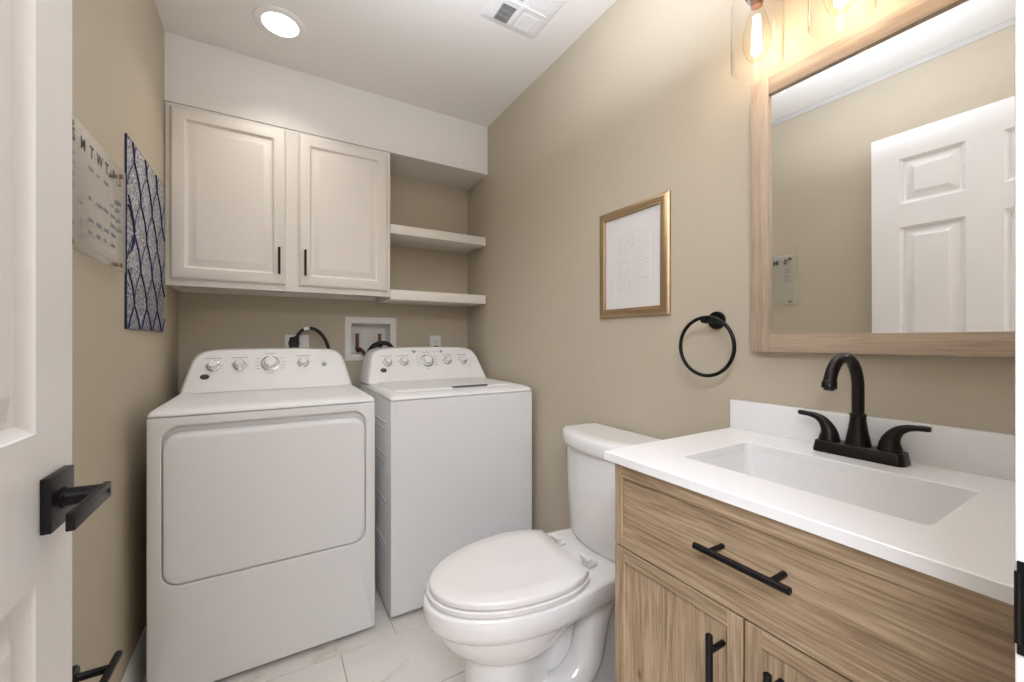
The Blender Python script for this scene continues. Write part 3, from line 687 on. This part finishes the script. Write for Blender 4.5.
# ------------------------------------------------------------------ vanity, worktop, basin, tap
VY0, VY1, VX = 0.072, 0.655, 0.648
def front(name, y0, y1, z0, z1, w, wt, wb, xf, panel_mat, parent, rec=0.006, dep=0.018):
    bm = BM(); box(bm, xf + rec, xf + dep, y0, y1, z0, z1); d = obj(name, bm, panel_mat, parent, smooth=0)
    for c, e in ((y0, y0 + w), (y1 - w, y1)):
        bm = BM(); box(bm, xf, xf + rec, c, e, z0, z1, .0008, 1); obj('stile', bm, M['oak_z'], d, smooth=0)
    for c, e in ((z0, z0 + wb), (z1 - wt, z1)):
        bm = BM(); box(bm, xf + .0003, xf + rec, y0 + w, y1 - w, c, e, .0006, 1); obj('rail', bm, M['oak_y'], d, smooth=0)
    return d
def build_vanity():
    t = thing('bathroom_vanity', 'light oak vanity cabinet with one wide drawer over two doors, under the white worktop', 'vanity', (0.88, 0.371, 0))
    bm = BM(); xb = XR - 0.016; x0 = VX + 0.019
    box(bm, x0, xb, VY0, VY0 + .018, 0.09, 0.884); box(bm, x0, xb, VY1 - .018, VY1, 0.09, 0.884); box(bm, x0, xb, VY0 + .018, VY1 - .018, 0.09, 0.108)
    box(bm, xb - .012, xb, VY0 + .018, VY1 - .018, 0.108, 0.70); box(bm, x0, x0 + .02, VY0 + .018, VY1 - .018, 0.868, 0.884)
    box(bm, x0, x0 + .018, VY0 + .018, VY1 - .018, 0.690, 0.715)
    obj('carcass', bm, M['oak_z'], t, smooth=0)
    bm = BM(); box(bm, x0 + .05, x0 + .066, VY0, VY1, 0, 0.09); box(bm, x0 + .066, xb, VY0, VY0 + .018, 0, .09); box(bm, x0 + .066, xb, VY1 - .018, VY1, 0, .09); obj('toe_kick', bm, M['oak_y'], t, smooth=0)
    d = front('drawer', VY0 + .001, VY1 - .001, 0.707, 0.881, 0.020, 0.026, 0.024, VX, M['oak_y'], t)
    def pull(a, b, fix, horiz, parent):
        bm = BM(); xh = VX - 0.033; r = 0.0058
        pt = (lambda s, x: (x, s, fix)) if horiz else (lambda s, x: (x, fix, s))
        tube(bm, [pt(a, xh), pt(a + .0008, xh), pt(b - .0008, xh), pt(b, xh)], [r * .85, r, r, r * .85], 18)
        m = (a + b) / 2
        for s in (-.048, .048): tube(bm, [pt(m + s, xh), pt(m + s, VX + .0055)], .0048, 14)
        obj('handle', bm, M['black'], parent, 'black bar handle')
    pull(0.288, 0.437, 0.8025, True, d)
    for a, b, hy in ((0.373, VY1 - .001, 0.409), (VY0 + .001, 0.3695, 0.318)):
        dd = front('door', a, b, 0.095, 0.7035, 0.026, 0.027, 0.04, VX, M['oak_z'], t)
        pull(0.518, 0.668, hy, False, dd)
build_vanity()
CX0, CX1, CY0, CY1, CZ = 0.636, XR - .0005, 0.0625, 0.676, 0.9035
SK = (0.748, 0.988, 0.183, 0.559)
def build_worktop():
    t = thing('vanity_worktop', 'white quartz worktop with a low backsplash and a cut-out for the sink', 'countertop', (0.88, 0.371, CZ - .019))
    bm = BM()
    R = lambda i, z: [(a, b, z) for a, b in rrect(CX0 + i, CX1 - i, CY0 + i, CY1 - i, .0015, 5)]
    H = lambda i, z: [(a, b, z) for a, b in rrect(SK[0] - i, SK[1] + i, SK[2] - i, SK[3] + i, .014, 5)]
    zb = CZ - 0.0185
    rg = [R(0.0, zb), R(0, CZ - .0015), R(.0015, CZ), H(.0012, CZ), H(0, CZ - .0012), H(0, zb)]
    loft(bm, rg + [rg[0]], False, False); bmesh.ops.remove_doubles(bm, verts=bm.verts, dist=1e-6)
    obj('slab', bm, M['quartz'], t, smooth=25)
    bm = BM(); box(bm, XR - .021, XR - .0005, CY0, CY1, CZ, 0.982, 0.0012); obj('backsplash', bm, M['quartz'], t)
    b = thing('sink_basin', 'white rectangular undermount basin set in the quartz worktop', 'sink', (0.868, 0.371, 0.75))
    bm = BM()
    Q = lambda i, r, z: [(a, c, z) for a, c in rrect(SK[0] + i, SK[1] - i, SK[2] + i, SK[3] - i, r, 6)]
    zt = zb - .0001
    loft(bm, [Q(-.02, .03, zt - .008), Q(-.02, .03, zt), Q(.0005, .014, zt), Q(.0012, .014, zt - .004), Q(.006, .018, zt - .04), Q(.016, .030, zt - .105), Q(.026, .034, zt - .122), Q(.045, .04, zt - .131), Q(.105, .01, zt - .135)], False, True)
    loft(bm, [Q(-.02, .03, zt - .008), Q(-.005, .03, zt - .012), Q(.000, .03, zt - .06), Q(.02, .03, zt - .14), Q(.05, .03, zt - .145)], False, True)
    obj('bowl', bm, M['porcelain'], b, smooth=60)
    bm = BM(); lathe(bm, [(.021, -.001), (.021, .002), (.017, .003), (.016, .001)], (.868, .371, zt - .135), (0, 0, 1), 24); obj('drain', bm, M['bronze'], b, 'dark drain ring')
build_worktop()
def build_faucet():
    fx, fy = 1.066, 0.369; z = CZ
    t = thing('basin_faucet', 'dark bronze two-handle faucet with high arched spout on the white worktop', 'faucet', (fx, fy, z))
    bm = BM(); loft(bm, [[(a, b, h) for a, b in rrect(fx - .026 + i, fx + .026 - i, fy - .0785 + i, fy + .0765 - i, .013 - i * .5, 6)] for i, h in ((0, z + .0002), (0, z + .004), (.003, z + .0225), (.0045, z + .0240))])
    obj('deck_plate', bm, M['bronze'], t, smooth=40)
    bm = BM(); lathe(bm, [(.0225, .022), (.0220, .028), (.0195, .042), (.0165, .058), (.0142, .074), (.0134, .085), (.0144, .0855), (.0144, .090), (.0128, .091), (.010, .0915)], (fx, fy, z), (0, 0, 1), 32)
    R = .066; zc = 1.0475; ae = math.radians(166)
    pts = [(fx, fy, z + .085), (fx, fy, 1.01), (fx, fy, 1.03)] + [(fx - R + R * math.cos(a), fy, zc + R * math.sin(a)) for a in [ae * k / 22 for k in range(0, 23)]]
    tube(bm, pts, .0108, 20)
    s = obj('spout', bm, M['bronze'], t, smooth=50)
    ax = Vector((-math.sin(ae), 0, math.cos(ae)))
    bm = BM(); lathe(bm, [(.0112, -.006), (.0126, -.004), (.0126, .008), (.0112, .009), (.0085, .009), (.0085, .0125), (.004, .013)], pts[-1], ax, 24); obj('aerator', bm, M['bronze'], s)
    for sg in (-1, 1):
        hy = fy + sg * .0515
        bm = BM()
        P = [(fx, hy, z + .020), (fx, hy, z + .028), (fx, hy + sg * .000, z + .040), (fx, hy + sg * .004, z + .053), (fx, hy + sg * .013, z + .066), (fx, hy + sg * .026, z + .0735), (fx - .001, hy + sg * .041, z + .0765), (fx - .002, hy + sg * .056, z + .0775), (fx - .002, hy + sg * .060, z + .0775)]
        rr = [.0205, .0195, .0165, .0132, .0098, .0070, .0056, .0056, .0042]
        pp = smooth_path(P, 5); n = len(pp)
        r2 = []
        for i in range(n):
            u = i / 5; k = min(int(u), len(rr) - 2); f = u - k; r2.append(rr[k] * (1 - f) + rr[k + 1] * f)
        tube(bm, pp, r2, 20)
        obj('handle', bm, M['bronze'], t, smooth=60)
build_faucet()

# ------------------------------------------------------------------ things on the right wall
def build_mirror():
    xf = XR - 0.031
    o = (0.085, 0.6125, 1.1190, 1.826); w = 0.045
    t = thing('vanity_mirror', 'large mirror in a pale oak frame on the right wall above the vanity', 'mirror', (XR, 0.349, o[2]))
    y0, y1, z0, z1 = o
    for (a, b, c, d, ax) in ((y1 - w, y1, z0, z1 - 0, 'z'), (y0, y0 + w, z0, z1, 'z')):
        bm = BM(); box(bm, xf, XR - .0005, a, b, c, d, .0012); obj('frame_stile', bm, M['ash_z'], t, smooth=25)
    for (c, d) in ((z0, z0 + w), (z1 - w, z1)):
        bm = BM(); box(bm, xf + .0004, XR - .0005, y0 + w, y1 - w, c, d, .0012); obj('frame_rail', bm, M['ash_y'], t, smooth=25)
    bm = BM(); box(bm, xf + .010, XR - .006, y0 + w - .0005, y1 - w + .0005, z0 + w - .0005, z1 - w + .0005)
    for v in bm.verts: v.co.x -= 0.0050 * (v.co.z - 1.47) + 0.0035 * (v.co.y - 0.35)     # the glass hangs a touch out of true
    obj('mirror_glass', bm, M['mirror'], t, smooth=0)
build_mirror()
def build_picture():
    y0, y1, z0, z1 = 0.889, 1.2187, 1.2332, 1.6416
    t = thing('framed_picture', 'small framed pale print in a champagne gold frame on the right wall', 'picture', (XR, 1.054, z0))
    q = lambda i, h: [(XR - h, y0 + i, z0 + i), (XR - h, y1 - i, z0 + i), (XR - h, y1 - i, z1 - i), (XR - h, y0 + i, z1 - i)]
    bm = BM(); loft(bm, [q(0, .0005), q(0, .007), q(.003, .010), (q(.009, .0155)), q(.016, .0175), q(.024, .0165), q(.028, .0135), q(.031, .0145), q(.033, .013), q(.034, .0060), q(.034, .0005)], False, False)
    obj('frame', bm, M['gold'], t, smooth=40)
    bm = BM(); box(bm, XR - .006, XR - .0007, y0 + .0335, y1 - .0335, z0 + .0335, z1 - .0335); art = obj('art_sheet', bm, M['paper'], t, smooth=0)
    # faint drawing: a pale rule and rows of broken strokes
    bm = BM(); rnd = random.Random(3); X = XR - .0063
    def rq(a, b, c, d): bm.faces.new([bm.verts.new(p) for p in ((X, a, c), (X, b, c), (X, b, d), (X, a, d))])
    rq(0.950, 1.150, 1.5405, 1.5420); rq(0.955, 0.9565, 1.30, 1.535); rq(1.145, 1.1465, 1.30, 1.535)
    z = 1.525
    while z > 1.315:
        y = 0.975 + rnd.random() * .02
        while y < 1.125:
            l = rnd.uniform(.004, .018); rq(y, min(y + l, 1.13), z, z + rnd.uniform(.0015, .005)); y += l + rnd.uniform(.003, .016)
        z -= rnd.uniform(.008, .014)
    obj('faint_print', bm, M['pencil'], art, 'pale tan marks', smooth=0)
    # picture glass
    bm = BM(); box(bm, XR - .0095, XR - .0080, y0 + .0335, y1 - .0335, z0 + .0335, z1 - .0335); obj('glazing', bm, M['shade_glass'], t, smooth=0)
build_picture()
def build_towel_ring():
    py, pz = 0.727, 1.207; px = 1.072
    t = thing('towel_ring', 'black towel ring on a round rosette between the picture and the mirror', 'towel ring', (XR, py, pz))
    bm = BM(); lathe(bm, [(.0265, .0003), (.0265, .006), (.0250, .009), (.0120, .0095), (.0095, .012), (.0095, .045)], (XR, py, pz), (-1, 0, 0), 32)
    tube(bm, [(XR - .040, py, pz), (XR - .052, py, pz), (px + .001, py, pz), (px - .008, py, pz)], [.0095, .0105, .0105, .0085], 20)
    obj('mount', bm, M['black'], t)
    bm = BM(); torus(bm, (px, py - .004, pz - .076), (1, 0, 0), .0835, .0052, 64, 14); obj('ring', bm, M['black'], t)
build_towel_ring()
def build_vanity_light():
    xs = 1.045; ys = (0.566, 0.391, 0.216)
    t = thing('vanity_light', 'three-bulb wall light with clear glass shades above the mirror', 'wall light', (XR, 0.391, 2.06))
    bm = BM(); box(bm, XR - .022, XR - .0005, 0.331, 0.451, 2.03, 2.15, .004); obj('backplate', bm, M['galv'], t)
    bm = BM(); tube(bm, [(xs + .02, 0.16, 2.09), (xs + .02, 0.62, 2.09)], .010, 14); tube(bm, [(XR - .02, .391, 2.09), (xs + .02, .391, 2.09)], .012, 14); obj('bar', bm, M['galv'], t)
    for y in ys:
        bm = BM(); lathe(bm, [(.008, .10), (.012, .095), (.024, .085), (.026, .06), (.026, .026), (.021, .022), (.021, .016)], (xs, y, 1.985), (0, 0, 1), 24)
        tube(bm, [(xs, y, 2.08), (xs + .006, y, 2.09), (xs + .02, y, 2.09)], .008, 12)
        so = obj('socket', bm, M['galv'], t)
        bm = BM(); lathe(bm, [(.0130, .004), (.0135, -.002), (.0130, -.008), (.0135, -.014), (.0125, -.018)], (xs, y, 2.001), (0, 0, 1), 20); obj('bulb_cap', bm, M['copper'], so, 'copper-toned bulb base')
        bm = BM(); lathe(bm, [(.0560, 1.832), (.0575, 1.834), (.0575, 1.990), (.054, 2.004), (.030, 2.010), (.026, 2.012)], (xs, y, 0), (0, 0, 1), 40, cap0=False, cap1=False)
        obj('glass_shade', bm, M['shade_glass'], t, smooth=50)
        bm = BM(); lathe(bm, [(.0135, 1.984), (.015, 1.972), (.022, 1.950), (.029, 1.925), (.0315, 1.903), (.030, 1.882), (.024, 1.862), (.014, 1.850), (.004, 1.847)], (xs, y, 0), (0, 0, 1), 28, cap0=False)
        g = obj('bulb', bm, M['bulb_glass'], t, smooth=60)
        bm = BM()
        for k in range(6):
            a = 2 * PI * k / 6 + .3; ca, sa = math.cos(a), math.sin(a)
            tube(bm, [(xs + .006 * ca, y + .006 * sa, 1.958), (xs + .011 * ca, y + .011 * sa, 1.868)], .0022, 8)
        obj('filament', bm, M['filament'], g, 'glowing filament rods', smooth=40)
        l = bpy.data.lights.new('bulb_light', 'POINT'); l.energy = BULB_W; l.color = WARM; l.shadow_soft_size = 0.012
        lo = bpy.data.objects.new('bulb_light', l); COL.objects.link(lo); lo.location = (xs, y, 1.905)
build_vanity_light()

# ------------------------------------------------------------------ ceiling fixtures
def build_downlight():
    cx, cy = 0.033, 1.919
    t = thing('recessed_downlight', 'round lit downlight with white trim ring in the ceiling', 'ceiling light', (cx, cy, ZC))
    bm = BM(); lathe(bm, [(.0955, .0003), (.0950, .003), (.088, .0055), (.075, .006), (.067, .0045), (.0665, .002)], (cx, cy, ZC), (0, 0, -1), 56, cap0=False, cap1=False); obj('trim_ring', bm, M['trim'], t)
    bm = BM(); lathe(bm, [(.0665, .0005), (.0660, .0035), (.055, .0050), (.02, .0058)], (cx, cy, ZC), (0, 0, -1), 56); obj('diffuser', bm, M['lens'], t, 'glowing white diffuser')
    l = area_light('downlight_lamp', (cx, cy, ZC - .010), (0, 0, 0), .13, .13, CEIL_W, (1, .96, .91), 'DISK'); l.data.spread = math.radians(110)
build_downlight()
def build_vent():
    x0, x1, y0, y1 = 0.712, 0.970, 1.205, 1.463
    t = thing('ceiling_vent', 'square white exhaust fan cover with dark louvres in the ceiling', 'vent', (.841, 1.334, ZC))
    bm = BM(); R = lambda i, h: [(a, b, ZC - h) for a, b in rrect(x0 + i, x1 - i, y0 + i, y1 - i, .012, 4)]
    loft(bm, [R(0, .0003), R(0, .0015), R(.004, .0030), R(.022, .0055), R(.030, .0062)], False, True); obj('cover', bm, M['trim'], t)
    cx, cy = .8415, 1.334; bm = BM()
    for a, b, c, d in ((cx - .006, cx + .006, y0 + .03, y1 - .03), (x0 + .03, x1 - .03, cy - .006, cy + .006)): box(bm, a, b, c, d, ZC - .0085, ZC - .0055, .0012)
    lathe(bm, [(.016, .007), (.015, .0115), (.010, .0125)], (cx, cy, ZC), (0, 0, -1), 4)
    obj('cross_rib', bm, M['trim'], t)
    for sy in (1, -1):
        ya, yb = (1.356, 1.440) if sy > 0 else (1.228, 1.312)
        bm = BM(); box(bm, .764, .823, ya, yb, ZC - .0068, ZC - .0060); g = obj('grille', bm, M['slot'], t, 'dark louvred opening', smooth=0)
        bm = BM()
        for k in range(8): x = .7670 + k * .0075; box(bm, x, x + .0013, ya, yb, ZC - .0078, ZC - .0064)
        for k in range(1, 3): y = ya + (yb - ya) * k / 3; box(bm, .764, .823, y - .0006, y + .0006, ZC - .0076, ZC - .0064)
        obj('louvre', bm, M['trim'], g, 'white louvre bars', smooth=0)
        bm = BM(); loft(bm, [[(a, b, ZC - h) for a, b in rrect(.858 + i, .926 - i, ya + i, yb - i, .004, 3)] for i, h in ((0, .0060), (.002, .0074), (.007, .0074), (.009, .0064))]); obj('blank_panel', bm, M['trim'], t, smooth=30)
build_vent()

# ------------------------------------------------------------------ things on the left wall
def build_calendar():
    X = XL + 0.020; y0, y1, z0, z1 = 1.165, 1.588, 1.343, 1.632
    t = thing('acrylic_calendar', 'clear acrylic weekly planner board with handwriting on brass standoffs', 'calendar', (XL, 1.41, z0))
    bm = BM(); box(bm, X - .0015, X + .0015, y0, y1, z0, z1, .0006); b = obj('board', bm, M['acrylic'], t, smooth=25)
    for y in (1.205, 1.535):
        for z in (1.358, 1.606):
            bm = BM(); lathe(bm, [(.006, .0003), (.006, .0178), (.0055, .0182)], (XL, y, z), (1, 0, 0), 18); lathe(bm, [(.0062, .0218), (.0062, .026), (.005, .028), (.002, .0285)], (XL, y, z), (1, 0, 0), 18)
            obj('standoff', bm, M['brass'], t, 'brass standoff bolt')
    bm = BM(); rnd = random.Random(11); XS = X + .0018
    cols = [1.225 + .0515 * k for k in range(7)]
    bm.free()
    for k, ch in enumerate('SMTWTFS'):
        bm = BM(); glyphs(bm, ch, .038, lambda a, c, k=k: (XS, cols[k] + a, 1.588 + c))
        obj('day_letter', bm, M['ink'], b, 'dark weekday initial ' + ch, smooth=0)
    rows = [1.548, 1.528, 1.505, 1.478, 1.452, 1.428, 1.40]
    for k in range(7):
        for r, z in enumerate(rows):
            if rnd.random() < .38: continue
            pts = []; L = rnd.uniform(.018, .040); n = int(L / .0026); ya = cols[k] - .02
            for i in range(n): pts.append((XS, ya + i * .0026, z + (rnd.uniform(.002, .007) if i % 2 else -rnd.uniform(0, .004))))
            bm = BM(); tube(bm, pts, .0008, 4)
            obj('handwriting', bm, M['blue_ink'], b, 'blue marker handwriting', smooth=0)
build_calendar()
def build_canvas():
    y0, y1, z0, z1 = 1.672, 2.180, 1.185, 1.780; xf = XL + 0.005
    t = thing('mosaic_canvas', 'silver-blue glittery canvas with navy scallop lines on the left wall', 'wall art', (XL, 1.836, z0))
    bm = BM(); box(bm, XL + .0005, xf, y0, y1, z0, z1, .001); obj('canvas', bm, M['mosaic'], t, smooth=25)
    bm = BM(); box(bm, XL + .0004, xf + .0006, y0 - .0022, y0 - .0001, z0 - .0005, z1 + .0005)
    box(bm, xf + .0001, xf + .0008, y0, y0 + .012, z1 - .012, z1); box(bm, xf + .0001, xf + .0008, y0, y0 + .012, z0, z0 + .010)
    box(bm, XL + .0005, xf, y0, y1, z0 - .0018, z0 - .0001); box(bm, XL + .0005, xf, y0, y1, z1 + .0001, z1 + .0018)
    obj('painted_edge', bm, M['navy'], t, 'dark navy edge', smooth=0)
    bm = BM(); XS = xf + .0012
    def clip(p): return y0 + .001 <= p[1] <= y1 - .001 and z0 + .001 <= p[2] <= z1 - .001
    dy, dz = .076, .115; oy, oz = 1.745, 1.49
    def line(pts):
        run = []
        for p in pts:
            if clip(p): run.append(p)
            else:
                if len(run) > 2: tube(bm, run, .0032, 6, flat=.35)
                run = []
        if len(run) > 2: tube(bm, run, .0032, 6, flat=.35)
    for zz, sg in ((1.565, -1), (1.415, 1)):
        P = smooth_path([(XS, y0 + .002, zz), (XS, y0 + .03, zz + sg * .012), (XS, y0 + .055, zz + sg * .038), (XS, y0 + .07, zz + sg * .070)], 6)
        tube(bm, P, .0055, 6, flat=.25)
    def node(i, j): return Vector((XS, oy + i * dy, oz + j * dz))
    for i in range(-2, 6):
        for j in range(-4, 4):
            if (i + j) % 2: continue
            a = node(i, j)
            for (di, dj, bow) in ((1, 1, 1), (1, -1, 1)):
                b = node(i + di, j + dj); pts = []
                for k in range(15):
                    u = k / 14; p = a.lerp(b, u); p.y += bow * .016 * math.sin(PI * u) * (1 if dj < 0 else -1); pts.append(p)
                line(pts)
    obj('scallop_lines', bm, M['navy'], t, 'navy scallop lines', smooth=40)
build_canvas()
def build_paper_holder():
    y, z = 1.282, 0.392
    t = thing('toilet_paper_holder', 'black toilet paper holder without a roll, low on the left wall past the door', 'paper holder', (XL, y, z))
    bm = BM(); lathe(bm, [(.026, .0003), (.026, .006), (.024, .009), (.010, .0095), (.0085, .012), (.0085, .066), (.007, .068)], (XL, y, z), (1, 0, 0), 28); obj('mount', bm, M['black'], t)
    bm = BM(); tube(bm, [(XL + .066, 1.338, z - .004), (XL + .066, 1.336, z - .004), (XL + .066, 1.19, z + .003), (XL + .066, 1.188, z + .003)], [.007, .0085, .0085, .007], 16); obj('roller_bar', bm, M['black'], t)
build_paper_holder()
